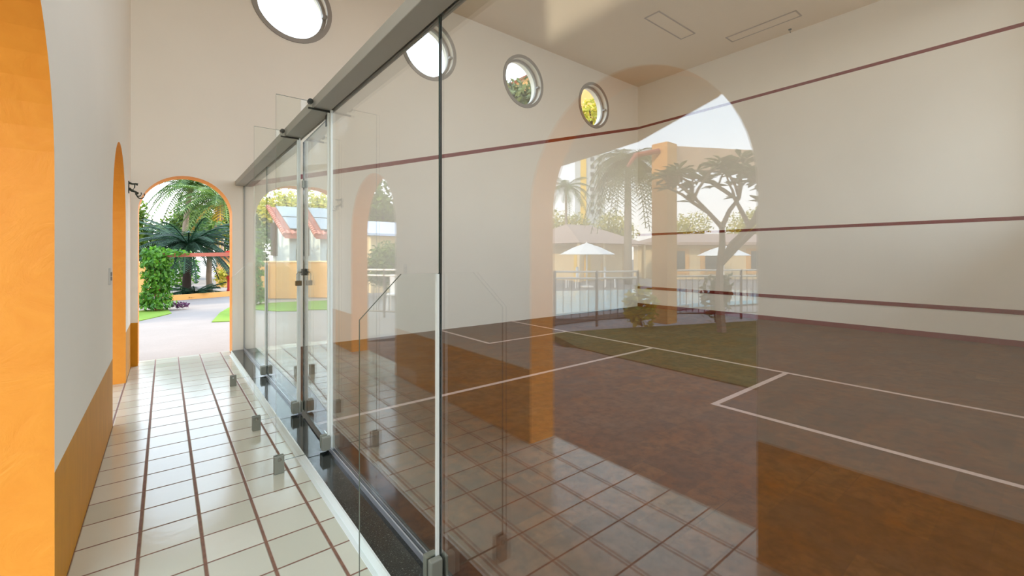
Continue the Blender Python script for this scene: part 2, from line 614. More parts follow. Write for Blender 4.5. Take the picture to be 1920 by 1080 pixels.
ceiling_cover(6.83, 8.07, 4.38, 4.69, 'flush rectangular ceiling light cover nearer the round windows')
ceiling_cover(8.70, 8.98, 2.86, 4.10, 'long flush ceiling light cover beside the top of the front wall')
o = empty('ceiling_hook', (9.35, 3.18, ZC), 'tiny dark hook on the ceiling by the front wall', 'hook')
MB().lathe([(0.0, 0), (0.03, 0), (0.03, -0.008), (0, -0.008)], n=12).build('base_plate', M['dark_metal'], o)
MB().tube([(0, 0, -.008), (0, 0, -.04), (0.02, 0, -.06), (0.035, 0, -.04)], 0.005, 6).build('hook_arm', M['dark_metal'], o)


# round windows
def ring(c, r0, r1, y0, y1, n=48, a0=0, a1=2 * pi):
    mb = MB(); vs = []; fs = []
    full = abs(a1 - a0 - 2 * pi) < 1e-6
    cnt = n if full else n + 1
    for k in range(cnt):
        a = a0 + (a1 - a0) * k / n
        for r, y in ((r0, y0), (r1, y0), (r1, y1), (r0, y1)):
            vs.append((c[0] + r * cos(a), c[1] + y, c[2] + r * sin(a)))
    for k in range(n):
        i = k * 4; j = ((k + 1) % cnt) * 4
        for q in range(4):
            fs.append((i + q, i + (q + 1) % 4, j + (q + 1) % 4, j + q))
    if not full:
        fs.append((0, 1, 2, 3)); q = n * 4; fs.append((q + 3, q + 2, q + 1, q))
    return mb.add(vs, fs)


for i, (x, z) in enumerate(wins):
    root = ring((0, 0, 0), WR - 0.005, WR + 0.055, -0.018, 0.0).build('window_%d' % (i + 1), M['frame_grey'])
    root.location = (x, YE, z); struct(root)
    ring((0, 0, 0), WR - 0.045, WR - 0.001, 0.10, 0.15).build('sash_frame', M['frame_grey'], root)
    g = MB(); c = circle(0, 0, WR - 0.045)
    g.prism(c, lambda u, v, s: (u, 0.122 + 0.005 * s, v)).build('pane', M['window_glass'], root)
    MB().box((WR - 0.06, 0.02, -0.02), (WR - 0.004, 0.10, 0.015)).build('pivot', M['frame_grey'], root)

# ------------------------------------------------------------------ glass wall
JOINTS = [YN, 1.473, 2.885, 3.690, 5.100, YE]
ZB = 2.212
beam = empty('glass_wall_beam', (0.775, YN, ZB), 'long grey aluminium beam running along the top of the glass wall', 'beam')
MB().box((0.722, YN, ZB), (0.838, YE, ZB + 0.062)).build('beam_body', M['aluminium'], beam, world=True, bevel=0.003)
MB().box((0.838, YN, ZB - 0.004), (0.846, YE, ZB + 0.062)).build('beam_lip', M['aluminium'], beam, world=True)


def pane_mesh(x0, x1, y0, y1, za, zb):
    mb = MB()
    vs = [(x0, y0, za), (x1, y0, za), (x1, y1, za), (x0, y1, za), (x0, y0, zb), (x1, y0, zb), (x1, y1, zb), (x0, y1, zb)]
    mb.add(vs, [(0, 3, 2, 1), (4, 5, 6, 7), (0, 1, 5, 4), (2, 3, 7, 6)], 1)
    mb.add(vs, [(1, 2, 6, 5), (3, 0, 4, 7)], 0)
    return mb


names = [(0, 'large clear glass panel nearest the viewer, right of the chamfered glass fin'),
         (1, 'clear fixed glass panel between the chamfered near fin and the glass door'),
         (3, 'clear fixed glass panel just beyond the glass door'),
         (4, 'farthest clear glass panel meeting the white end wall')]
GX0, GX1 = 0.820, 0.830
for k, lab in names:
    a, b = JOINTS[k], JOINTS[k + 1]
    o = empty('glass_screen', ((GX0 + GX1) / 2, (a + b) / 2, 0.055), lab, 'glass panel', 'fixed panels of the glass court wall')
    pane_mesh(GX0, GX1, a + 0.004, b - 0.004, 0.066, ZB).build('pane', [M['glass'], M['glass_edge']], o, world=True)
    mb = MB()
    mb.box((0.812, a + 0.002, 0.055), (0.818, b - 0.002, 0.082)); mb.box((0.832, a + 0.002, 0.055), (0.838, b - 0.002, 0.082))
    mb.box((0.818, a + 0.002, 0.055), (0.832, b - 0.002, 0.064))
    mb.build('floor_channel', M['channel'], o, world=True)
    if k == 0: MB().box((0.821, b - 0.004, 0.066), (0.829, b - 0.001, ZB)).build('silicone_joint', M['glass_edge_dark'], o, world=True)
    if k == 1: MB().box((0.8185, b - 0.030, 0.066), (0.8315, b - 0.003, ZB)).build('edge_profile', M['silicone'], o, world=True)
    if k == 3: MB().box((0.8185, a + 0.003, 0.066), (0.8315, a + 0.026, ZB)).build('edge_profile', M['silicone'], o, world=True)
    if k == 4: MB().box((0.812, b - 0.014, 0.066), (0.838, b, ZB)).build('wall_channel', M['aluminium'], o, world=True)

# glass door, hung at its near edge and standing slightly off line
door = empty('glass_door', (0.825, 2.905, 0.085), 'frameless clear glass door with green edges and a padlock', 'door', rz=radians(-1.9))
DL = 0.760
pane_mesh(-0.005, 0.005, 0.0, DL, 0.005, 2.095).build('door_pane', [M['glass'], M['glass_edge_dark']], door)
MB().box((-0.0075, -0.012, 0.006), (0.0075, -0.001, 2.094)).box((-0.0075, DL + 0.001, 0.006), (0.0075, DL + 0.012, 2.094)).build('edge_seal', M['glass_edge_dark'], door)
MB().box((-0.012, 0.0, 2.045), (-0.006, 0.06, 2.118)).box((0.006, 0.0, 2.045), (0.012, 0.06, 2.118)).box((-0.006, 0.002, 2.097), (0.006, 0.058, 2.118)).build('top_hinge', M['dark_metal'], door, bevel=0.002)
hb = MB().box((-0.016, 0.0, -0.02), (-0.006, 0.085, 0.065)).box((0.006, 0.0, -0.02), (0.016, 0.085, 0.065)).box((-0.006, 0.002, -0.024), (0.006, 0.083, 0.004))
hb = hb.build('bottom_hinge', M['chrome'], door, bevel=0.004)
lk = MB().box((-0.022, DL - 0.055, 1.055), (-0.006, DL + 0.003, 1.105)).box((0.006, DL - 0.055, 1.055), (0.022, DL + 0.003, 1.105)).build('latch', M['dark_metal'], door, bevel=0.002)
MB().tube([(-0.040, DL - 0.02, 1.08), (0.040, DL - 0.02, 1.08)], 0.007, 8).build('latch_pin', M['chrome'], lk)
MB().box((-0.018, DL - 0.035, 1.735), (-0.006, DL + 0.004, 1.79)).box((0.006, DL - 0.035, 1.735), (0.018, DL + 0.004, 1.79)).build('strike_bracket', M['clamp'], door, bevel=0.002)

pd = empty('padlock', (0.812, 3.652, 1.112), 'small dark brass padlock hanging on the glass door latch', 'padlock')
MB().box((-0.028, -0.010, -0.052), (0.018, 0.010, -0.012)).build('padlock_body', M['brass'], pd, bevel=0.004)
MB().tube([(-0.018, 0, -.012), (-0.018, 0, 0.04), (-0.005, 0, 0.055), (0.008, 0, 0.04), (0.008, 0, -.012)], 0.0035, 8).build('shackle', M['chrome'], pd)


# fins
def fin(y, top, low, label):
    o = empty('glass_fin', (0.52, y, 0.0), label, 'glass fin', 'glass fins bracing the court wall')
    xo, xi = 0.515, 0.818
    if low: poly = [(xo, 0.068), (xi, 0.068), (xi, 1.225), (0.665, 1.225), (xo, 1.073)]
    else: poly = [(xo, 0.068), (xi, 0.068), (xi, ZB - 0.003), (0.718, ZB - 0.003), (0.718, top), (xo, top)]
    mb = MB(); n = len(poly)
    vs = [(u, y - 0.005, v) for u, v in poly] + [(u, y + 0.005, v) for u, v in poly]
    tri = tessellate_polygon([[Vector((u, v, 0)) for u, v in poly]])
    mb.add(vs, [tuple(t) for t in tri] + [tuple(i + n for i in reversed(t)) for t in tri], 0)
    mb.add(vs, [(i, (i + 1) % n, (i + 1) % n + n, i + n) for i in range(n)], 1)
    mb.build('fin_pane', [M['fin_glass'], M['glass_edge']], o, world=True)
    MB().box((0.806, y - 0.006, 0.068), (0.8175, y + 0.006, (1.222 if low else ZB - .004))).build('silicone_bead', M['silicone'], o, world=True)
    # floor foot at the outer corner, resting on the tiles
    ft = MB().box((xo - 0.012, y - 0.018, 0.0), (xo + 0.042, y - 0.0055, 0.105)).box((xo - 0.012, y + 0.0055, 0.0), (xo + 0.042, y + 0.018, 0.105)).box((xo - 0.011, y - 0.0055, 0.0), (xo + 0.041, y + 0.0055, 0.066))
    ft = ft.build('floor_foot', M['clamp'], o, world=True, bevel=0.003)
    MB().tube([(0.010, -0.018, 0.085), (0.010, -0.023, 0.085)], 0.010, 12).build('foot_screw', M['chrome'], ft)
    cl = MB().box((xi - 0.050, y - 0.035, 0.070), (xi - 0.001, y - 0.0055, 0.155)).box((xi - 0.050, y + 0.0055, 0.070), (xi - 0.001, y + 0.035, 0.155))
    cl.box((xi + 0.013, y - 0.035, 0.070), (xi + 0.024, y + 0.035, 0.155))
    cl.build('corner_clamp', M['clamp'], o, world=True, bevel=0.005)
    if not low:
        MB().tube([(0.700, y - 0.006, ZB + 0.030), (0.700, y - 0.030, ZB + 0.030)], 0.016, 14).build('beam_bolt', M['dark_metal'], o, world=True)
        MB().box((0.690, y - 0.0125, ZB - 0.014), (0.818, y - 0.0055, ZB - 0.003)).build('beam_strap', M['dark_metal'], o, world=True)
    return o


fin(1.473, 0, True, 'low chamfered clear glass fin closest to the viewer')
fin(2.885, 2.250, False, 'tall clear glass fin at the hinge side of the door')
fin(3.700, 2.250, False, 'tall clear glass fin at the latch side of the door')
fin(5.100, 0, True, 'low chamfered clear glass fin beyond the door, near the end arch')

# ------------------------------------------------------------------ small things on the left wall
sw = empty('light_switch', (XL, 4.21, 1.085), 'small pale rocker light switch on the corridor wall beside the arch', 'light switch')
MB().box((0, -0.036, 0), (0.009, 0.036, 0.12)).build('switch_plate', M['plastic'], sw, bevel=0.002)
MB().box((0.009, -0.016, 0.03), (0.016, 0.016, 0.058)).box((0.009, -0.016, 0.062), (0.016, 0.016, 0.09)).build('rocker', M['plastic_dark'], sw, bevel=0.001)

hk = empty('wall_bracket', (XL, 6.30, 2.04), 'dark curled iron wall bracket mounted high beside the end arch', 'wall bracket')
MB().box((0, -0.03, -0.09), (0.014, 0.03, 0.09)).build('back_plate', M['iron'], hk, bevel=0.004)
MB().tube([(0.01, 0, 0.06), (0.06, 0, 0.05), (0.10, 0, 0.055), (0.13, 0, 0.045)], [0.018, 0.012, 0.012, 0.02], 8).build('arm', M['iron'], hk, smooth=True)
MB().tube([(0.01, 0, -0.02), (0.05, 0, -0.05), (0.09, -.01, -0.06), (0.14, 0, -0.085)], [0.02, 0.018, 0.014, 0.016], 8).build('arm', M['iron'], hk, smooth=True)
MB().tube([(0.09, 0, 0.05), (0.085, 0, 0.0), (0.06, 0, -0.04)], 0.009, 8).build('stay', M['iron'], hk, smooth=True)
for dx, rr in ((0.15, 0.055), (0.12, 0.04)):
    pts = [(dx + 0.02 + rr * cos(a), 0.012 if rr > .05 else -.012, -0.10 + (0.055 - rr) + rr * sin(a)) for a in [pi * (0.9 + 1.25 * k / 10) for k in range(11)]]
    MB().tube(pts, 0.008, 8).build('curled_hook', M['iron'], hk, smooth=True)

hk.scale = (0.6, 0.6, 0.75)

# ------------------------------------------------------------------ outside: ground
def paving():
    t = NT('pale_outdoor_paving')
    p = t.pos()
    n1 = t.noise(p, 1.2, 6, 0.6); n2 = t.noise(p, 40, 4, 0.7)
    c = t.mix(n1, srgb(134, 127, 122), srgb(156, 148, 142))
    c = t.mix(t.math('MULTIPLY', n2, 0.35), c, srgb(92, 84, 82))
    t.bsdf(c, 0.8, 0, 0.3, bump=n2, bstr=0.2, bdist=0.01)
    return t.m


def grass(dry=False):  # dry: darker, browner copy with the pool lawn's shade put into its colour
    t = NT('shaded_lawn_grass' if dry else 'lawn_grass')
    p = t.pos()
    n1 = t.noise(p, 1.4, 6, 0.6); n2 = t.noise(p, 60, 4, 0.7)
    c = t.mix(n1, srgb(86, 84, 36), srgb(112, 104, 50)) if dry else t.mix(n1, srgb(108, 144, 52), srgb(150, 178, 78))
    c = t.mix(t.math('MULTIPLY', n2, 0.5), c, srgb(80, 108, 40))
    t.bsdf(c, 0.9, 0, 0.2, bump=n2, bstr=0.5, bdist=0.03)
    return t.m


def water():
    t = NT('pool_water')
    p = t.pos()
    n1 = t.noise(p, 3.0, 4, 0.6)
    c = t.mix(n1, srgb(120, 190, 215), srgb(180, 226, 236))
    t.bsdf(c, 0.06, 0, 0.6, bump=n1, bstr=0.35, bdist=0.05)
    return t.m


def leaf(name, c1, c2, rough=0.5):
    t = NT(name)
    p = t.pos()
    n1 = t.noise(p, 2.0, 4); 
    oi = t.n('NewGeometry')
    rnd = t.math('FRACT', t.math('ADD', t.math('MULTIPLY', oi.outputs['Random Per Island'], 1.0), t.math('MULTIPLY', n1, 0.4)))
    c = t.mix(rnd, c1, c2)
    b = t.n('BsdfPrincipled')
    t.l(c, b.inputs['Base Color']); b.inputs['Roughness'].default_value = rough
    tl = t.n('BsdfTranslucent'); t.l(c, tl.inputs[0])
    mx = t.n('MixShader'); mx.inputs[0].default_value = 0.35
    t.l(b.outputs[0], mx.inputs[1]); t.l(tl.outputs[0], mx.inputs[2])
    t.l(mx.outputs[0], t.out.inputs[0])
    return t.m


M['paving'] = paving(); M['grass'] = grass(); M['grass_shaded'] = grass(True); M['water'] = water()
M['terrace'] = simple('brown_terrace_stone', srgb(128, 104, 84), 0.7, var=0.15, scale=2)
M['leaf_bright'] = leaf('bright_green_leaves', srgb(40, 96, 22), srgb(104, 160, 44))
M['leaf_yellow'] = leaf('yellow_green_leaves', srgb(140, 150, 40), srgb(226, 208, 80))
M['leaf_hedge'] = leaf('hedge_leaves', srgb(50, 84, 24), srgb(116, 140, 44))
M['leaf_dark'] = leaf('dark_cycad_fronds', srgb(14, 44, 28), srgb(56, 92, 60))
M['leaf_palm'] = leaf('palm_fronds', srgb(46, 84, 30), srgb(116, 142, 60))
M['leaf_gold'] = leaf('golden_palm_fronds', srgb(200, 150, 40), srgb(240, 200, 80))
M['leaf_olive'] = leaf('olive_leaves', srgb(74, 88, 48), srgb(120, 128, 70))
M['leaf_purple'] = leaf('purple_leaves', srgb(70, 40, 70), srgb(120, 76, 110))
M['bark'] = simple('palm_bark', srgb(150, 134, 116), 0.9, var=0.25, scale=9, bstr=0.3)
M['bark_dark'] = simple('dark_cycad_bark', srgb(46, 36, 30), 0.9, var=0.3, scale=14, bstr=0.4)
M['rail'] = simple('white_painted_rail', srgb(248, 244, 236), 0.5)
M['bars'] = simple('dark_fence_bars', srgb(112, 104, 100), 0.5)
M['roof_tile'] = simple('pink_clay_tiles', srgb(184, 112, 98), 0.8, var=0.25, scale=6, bstr=0.3)
M['roof_grey'] = simple('grey_brown_clay_tiles', srgb(176, 150, 138), 0.8, var=0.2, scale=5)
M['solar'] = simple('grey_solar_panel', srgb(116, 124, 132), 0.25, 0.1)
M['wood'] = simple('weathered_dark_wood', srgb(92, 74, 62), 0.8, var=0.3, scale=8)
M['redwood'] = simple('red_brown_painted_timber', srgb(172, 92, 74), 0.6, var=0.1)
M['out_white'] = simple('outdoor_white_render', srgb(196, 202, 202), 0.8, var=0.05)
M['out_cream'] = simple('outdoor_cream_render', srgb(234, 206, 160), 0.8, var=0.06)
M['canvas'] = simple('white_parasol_canvas', srgb(240, 240, 240), 0.8)
M['awning'] = simple('pale_blue_roof_sheet', srgb(200, 214, 238), 0.5)
M['win_dark'] = simple('dark_window_pane', srgb(70, 80, 80), 0.1)
M['yellow'] = simple('yellow_painted_door', srgb(244, 196, 40), 0.6)
M['red_gloss'] = simple('red_gloss_paint', srgb(190, 40, 34), 0.35)
M['stained'] = simple('stained_concrete', srgb(206, 176, 150), 0.85, var=0.2, scale=3)


def slab(name, poly, z, mat, th=0.1):
    mb = MB().prism(poly, lambda u, v, s: (u, v, z - th * s))
    return mb.build(name, mat)


struct(slab('floor_outside', [(-140, -60), (90, -60), (90, 160), (-140, 160)], -0.13, M['paving'], 0.2))
g = slab('paved_path', [(XL - TH, YE + 0.3), (9.5, YE + 0.3), (9.5, 40), (-20, 40), (-20, 5.4), (-1.4, 6.6), (XL - TH - 0.02, 6.6)], -0.015, M['paving'], 0.1)
struct(g)
g = slab('terrace', [(XL - TH, -8), (-2.6, -8), (-2.9, 4.2), (-2.2, 5.8), (-0.55, 6.6), (XL - TH, 6.6)], -0.012, M['terrace'], 0.1)
struct(g)
tag(slab('lawn', [(-2.6, -8), (-12, -8), (-12, 1.6), (-7.6, 3.72), (-4.6, 4.9), (-3.4, 5.3), (-2.9, 4.2)], 0.0, M['grass_shaded'], 0.1), 'green lawn between the building and the pool fence', 'lawn', kind='stuff')
tag(slab('lawn', [(-0.42, 11.4), (-0.1, 12.0), (0.12, 12.5), (0.05, 13.6), (-3.2, 13.2), (-2.6, 11.8), (-1.2, 10.9)], 0.0, M['grass'], 0.1), 'patch of lawn under the leafy post left of the path', 'lawn', kind='stuff')
tag(slab('lawn', [(0.72, 10.35), (1.9, 9.9), (3.4, 11.5), (3.0, 14.0), (1.45, 13.7), (0.98, 11.9)], 0.0, M['grass'], 0.1), 'triangle of lawn at the right edge of the path', 'lawn', kind='stuff')
tag(slab('pool', [(-4.6, 6.85), (-7.5, 6.6), (-12, 5.3), (-15.3, 6.8), (-15.0, 8.2), (-13.4, 9.6), (-9.4, 11.3), (-5.4, 10.2)], 0.02, M['water'], 0.1), 'blue swimming pool behind the metal fence', 'pool')


# ------------------------------------------------------------------ plants
def leaf_cloud(mb, c, rad, n, size, rng, droop=0.0, shell=0.5):
    for _ in range(n):
        while True:
            d = Vector((rng.gauss(0, 1), rng.gauss(0, 1), rng.gauss(0, 1)))
            if d.length > 0.1: break
        d.normalize()
        k = shell + (1 - shell) * rng.random()
        p = Vector((c[0] + d.x * rad[0] * k, c[1] + d.y * rad[1] * k, c[2] + d.z * rad[2] * k))
        s = size * rng.uniform(0.6, 1.3)
        t = Vector((rng.gauss(0, 1), rng.gauss(0, 1), rng.gauss(0, 0.7) - droop)).normalized()
        q = (d + Vector((rng.uniform(-.7, .7), rng.uniform(-.7, .7), rng.uniform(-.3, .9)))).normalized()
        u = t.cross(q)
        if u.length < 0.1: continue
        u.normalize()
        a = p - t * s * 0.5; b = p + t * s * 0.6
        l = p + u * s * 0.27 + q * s * 0.06; r = p - u * s * 0.27 + q * s * 0.06
        mb.add([a, l, b, r], [(0, 1, 2), (0, 2, 3)])


def frond(mb, base, ang, length, rise, droop, rng, nl=22, lw_=0.03, ll=0.35, width_env=1.0):
    h = Vector((cos(ang), sin(ang), 0)); side = Vector((-sin(ang), cos(ang), 0))
    pts = []
    for i in range(nl + 1):
        s = i / nl
        pts.append(Vector(base) + h * (length * (s - 0.12 * s * s)) + Vector((0, 0, rise * s - droop * s * s)))
    mb.tube(pts[::max(1, nl // 6)] + [pts[-1]], 0.012 + 0.004 * length, 4)
    for i in range(2, nl + 1):
        s = i / nl
        L = ll * (sin(pi * min(1, s * 0.92 + 0.08)) ** 0.6 + 0.15) * width_env
        d = (pts[i] - pts[i - 1]).normalized()
        for sg in (-1, 1):
            tip = pts[i] + side * sg * L * 0.85 + d * L * 0.45 + Vector((0, 0, -L * 0.25 + rng.uniform(-.06, .06) * L))
            a = pts[i] - d * lw_; b = pts[i] + d * lw_
            mid = (pts[i] + tip) * 0.5
            mb.add([a, mid - d * lw_ * 0.8, tip, mid + d * lw_ * 0.8, b], [(0, 1, 3, 4), (1, 2, 3)])


def palm(name, base, height, lean, nf, flen, mat, label, seed, trunk_r=0.11, ll=0.45, group=None, droop=1.3, rise=0.7, dead=None, cat='palm tree', nl=22, lw_=0.03):
    rng = random.Random(seed)
    o = empty(name, base, label, cat, group)
    top = Vector((lean[0], lean[1], height))
    pts = [Vector((lean[0] * s * s, lean[1] * s * s, height * s)) for s in [k / 8 for k in range(9)]]
    MB().tube(pts, [trunk_r * (1.35 - 0.5 * k / 8) for k in range(9)], 10).build('trunk', M['bark'] if cat == 'palm tree' else M['bark_dark'], o, smooth=True)
    mb = MB()
    for i in range(nf):
        a = 2 * pi * i * 0.381966 * 1.0 + rng.uniform(-.2, .2)
        lay = i / nf
        frond(mb, top, a, flen * rng.uniform(0.85, 1.1), flen * (rise * (1.1 - 1.15 * lay)), flen * droop * (0.35 + 0.35 * lay), rng, nl=nl, ll=ll, lw_=lw_)
    mb.build('fronds', mat, o)
    if dead:
        mb = MB()
        for i in range(dead):
            a = rng.uniform(0, 2 * pi)
            frond(mb, top - Vector((0, 0, 0.15)), a, flen * 0.7, -0.1, flen * 0.9, rng, nl=16, ll=ll * 0.8, lw_=lw_)
        mb.build('dry_fronds', M['leaf_gold'], o)
    return o


def bush(name, c, rad, n, size, mat, label, seed, group=None, cat='shrub', trunk=None, lobes=7):
    rng = random.Random(seed)
    o = empty(name, (c[0], c[1], 0), label, cat, group)
    mb = MB()
    for k in range(lobes):
        a = rng.uniform(0, 2 * pi)
        off = Vector((cos(a) * rad[0] * .45, sin(a) * rad[1] * .45, rng.uniform(-.4, .45) * rad[2]))
        leaf_cloud(mb, off + Vector((0, 0, c[2])), (rad[0] * .62, rad[1] * .62, rad[2] * .62), n // lobes, size, rng)
    mb.build('foliage', mat, o)
    zt = c[2] - rad[2] * 0.3
    tb = MB()
    tr = trunk or 0.015
    tb.tube([(0, 0, 0), (0.02, 0.01, zt * .5), (0, 0, zt)], [tr * 1.2, tr, tr * .8], 8)
    for k in range(4):
        a = k * pi / 2 + 0.4
        tb.tube([(0, 0, zt * .8), (cos(a) * rad[0] * .25, sin(a) * rad[1] * .25, zt + rad[2] * .2), (cos(a) * rad[0] * .45, sin(a) * rad[1] * .45, zt + rad[2] * .6)], [tr * .6, tr * .4, tr * .2], 6)
    tb.build('stem', M['bark_dark'], o)
    return o


# --- view through the end arch
rng = random.Random(3)
vp = empty('vine_covered_post', (-0.13, 13.40, 0.0), 'post smothered in bright green climbing leaves outside the end arch', 'climbing plant')
MB().box((-0.06, -0.06, 0), (0.06, 0.06, 1.32)).build('post', M['redwood'], vp)
mb = MB()
for zc, rx, n in ((1.33, .30, 320), (1.12, .33, 380), (0.85, .34, 420), (0.58, .32, 380), (0.30, .36, 380), (0.10, .40, 240)):
    leaf_cloud(mb, (rng.uniform(-.05, .05), rng.uniform(-.05, .05), max(zc, .14)), (rx, rx, 0.20 if zc > .2 else .12), n, 0.105, rng, droop=1.2, shell=.6)
leaf_cloud(mb, (0.36, -0.25, 1.37), (0.30, 0.2, 0.09), 60, 0.11, rng, droop=.5)
mb.build('climbing_leaves', M['leaf_bright'], vp)
mb = MB(); leaf_cloud(mb, (0.42, -0.1, 0.10), (0.18, 0.14, 0.09), 90, 0.09, rng); mb.build('purple_plant', M['leaf_purple'], vp)

pb = empty('pergola_beam', (-0.16, 13.45, 0), 'low red-brown timber beam running right from the leafy post', 'beam')
u = Vector((1.80, -0.97, 0)).normalized()
A = Vector((-0.05, 13.40, 1.30)); B = Vector((1.75, 12.55, 1.34)); sd = Vector((0.42, 0.9, 0)) * 0.06
mb = MB(); vs = []
for P in (A, B):
    for s_, z_ in ((-1, -.04), (1, -.04), (1, .05), (-1, .05)): vs.append(P + sd * s_ + Vector((0, 0, z_)))
mb.add(vs, [(0, 1, 2, 3), (7, 6, 5, 4), (0, 4, 5, 1), (1, 5, 6, 2), (2, 6, 7, 3), (3, 7, 4, 0)]).build('beam', M['redwood'], pb, world=True)
MB().box((1.66, 12.50, -.015), (1.78, 12.62, 1.30)).build('post', M['redwood'], pb, world=True)


def wall_line(name, pts, z0, z1, th, mat, label, cat, cap=None):
    o = empty(name, (pts[0][0], pts[0][1], 0), label, cat)
    mb = MB(); cb = MB()
    for a, b in zip(pts, pts[1:]):
        a = Vector((*a, 0)); b = Vector((*b, 0)); d = (b - a).normalized(); s_ = Vector((-d.y, d.x, 0)) * th / 2
        for m_b, zz0, zz1, k in ((mb, z0, z1, 1.0), (cb, z1, z1 + 0.04, 1.3)):
            vs = []
            for z in (zz0, zz1):
                for q in (a + s_ * k, a - s_ * k, b - s_ * k, b + s_ * k): vs.append((q.x, q.y, z))
            m_b.add(vs, [(0, 1, 2, 3), (7, 6, 5, 4), (0, 4, 5, 1), (1, 5, 6, 2), (2, 6, 7, 3), (3, 7, 4, 0)])
    mb.build('wall_body', mat, o, world=True)
    if cap: cb.build('coping', cap, o, world=True)
    return o


wall_line('garden_wall', [(-0.36, 15.66), (-0.9, 14.95), (-2.12, 13.85), (-2.75, 13.35)], 0, 1.10, 0.14, M['orange_smooth'], 'low orange rendered garden wall left of the leafy post', 'garden wall', M['out_cream'])
wall_line('planter_curb', [(-0.2, 16.0), (0.6, 16.35), (1.9, 16.9), (3.0, 17.2)], -0.02, 0.14, 0.14, M['orange_smooth'], 'low orange curb edging the cycad bed', 'curb')

cy = palm('cycad', (0.55, 17.45, 0), 1.62, (0.05, 0), 64, 1.75, M['leaf_dark'], 'large dark green cycad with arching fronds behind the red-brown beam', 11, trunk_r=0.10, ll=0.24, droop=1.05, rise=0.8, cat='cycad', nl=34, lw_=0.016)
palm('cycad', (0.75, 17.15, 0), 0.12, (0.0, 0), 26, 0.95, M['leaf_dark'], 'low spreading cycad at the foot of the large one behind the curb', 12, trunk_r=0.09, ll=0.2, droop=0.5, rise=0.45, cat='cycad', nl=18, lw_=0.016)
palm('palm_tree', (0.70, 27.5, 0), 4.9, (0.35, 0), 36, 2.2, M['leaf_palm'], 'slender palm with a pale trunk seen at the top of the end arch', 21, trunk_r=0.12, ll=0.42, group='palms beyond the end arch', nl=24)
palm('palm_tree', (2.1, 25.2, 0), 4.0, (0.0, 0), 36, 2.3, M['leaf_palm'], 'broad palm with golden dry fronds on the right beyond the end arch', 22, trunk_r=0.13, ll=0.42, group='palms beyond the end arch', dead=5, nl=24)
palm('palm_tree', (5.2, 27.5, 0), 4.2, (-0.1, 0), 20, 1.5, M['leaf_palm'], 'smaller palm at the far right of the garden beyond the end arch', 23, trunk_r=0.08, ll=0.38, group='palms beyond the end arch', nl=20)
tb = empty('garden_tree', (1.22, 18.3, 0), 'thin pale tree trunk right of the cycad with a small crown', 'tree')
MB().tube([(0, 0, 0), (-.03, 0, .6), (0, 0, 1.3), (0.05, 0, 2.2)], [.10, .085, .08, .05], 9).build('trunk', M['bark'], tb, smooth=True)
mb = MB(); leaf_cloud(mb, (0.1, 0, 2.2), (.6, .6, .4), 260, .16, rng); mb.build('foliage', M['leaf_hedge'], tb)

hx = [(-3.6, 35.9, 3.0), (-1.3, 34.2, 2.9), (0.9, 32.8, 2.8), (3.2, 31.2, 2.9), (5.6, 29.7, 3.1)]
hl = ['leftmost bushy green tree in the row far beyond the end arch', 'bushy green tree behind the garden wall, second from left in the far row',
      'bushy green tree straight behind the slender palm', 'bushy green tree behind the broad palm', 'rightmost bushy green tree in the row far beyond the end arch']
for i, (x, y, z) in enumerate(hx):
    bush('hedge_tree', (x, y, z), (1.75, 1.5, 2.3), 4600, 0.26, M['leaf_hedge'], hl[i], 40 + i, 'trees beyond the end arch', 'tree', trunk=.12)
bush('garden_shrub', (0.0, 19.4, .75), (1.0, .7, .75), 700, .16, M['leaf_bright'], 'rounded bright shrub behind the cycad on the left', 50)
bush('garden_shrub', (2.0, 19.2, .55), (.6, .5, .55), 400, .14, M['leaf_yellow'], 'small yellowish shrub beside the orange outbuilding', 51)

ob = empty('outbuilding', (2.9, 22.5, 0), 'small orange outbuilding with a red roof at the right of the garden', 'building')
MB().box((1.75, 21.7, -0.13), (5.2, 22.9, 1.28)).build('walls', M['orange_smooth'], ob, world=True)
MB().prism([(1.45, 1.25), (5.5, 1.25), (5.5, 1.38), (3.4, 1.75), (1.45, 1.38)], lambda u_, v_, s: (u_, 21.5 + 1.5 * s, v_)).build('roof', M['red_gloss'], ob, world=True)
MB().box((2.5, 21.67, -0.1), (3.1, 21.70, 1.1)).build('doorway', M['win_dark'], ob, world=True)
rp = empty('hydrant_post', (1.85, 18.9, 0), 'small red post standing beside the outbuilding', 'post')
MB().lathe([(0, 0), (.09, 0), (.09, .06), (.07, .08), (.07, .62), (.085, .64), (.085, .70), (.05, .78), (0, .80)], n=14).build('post_body', M['red_gloss'], rp, smooth=True)
MB().tube([(-.11, 0, .5), (.11, 0, .5)], .03, 8).build('nozzle', M['red_gloss'], rp)

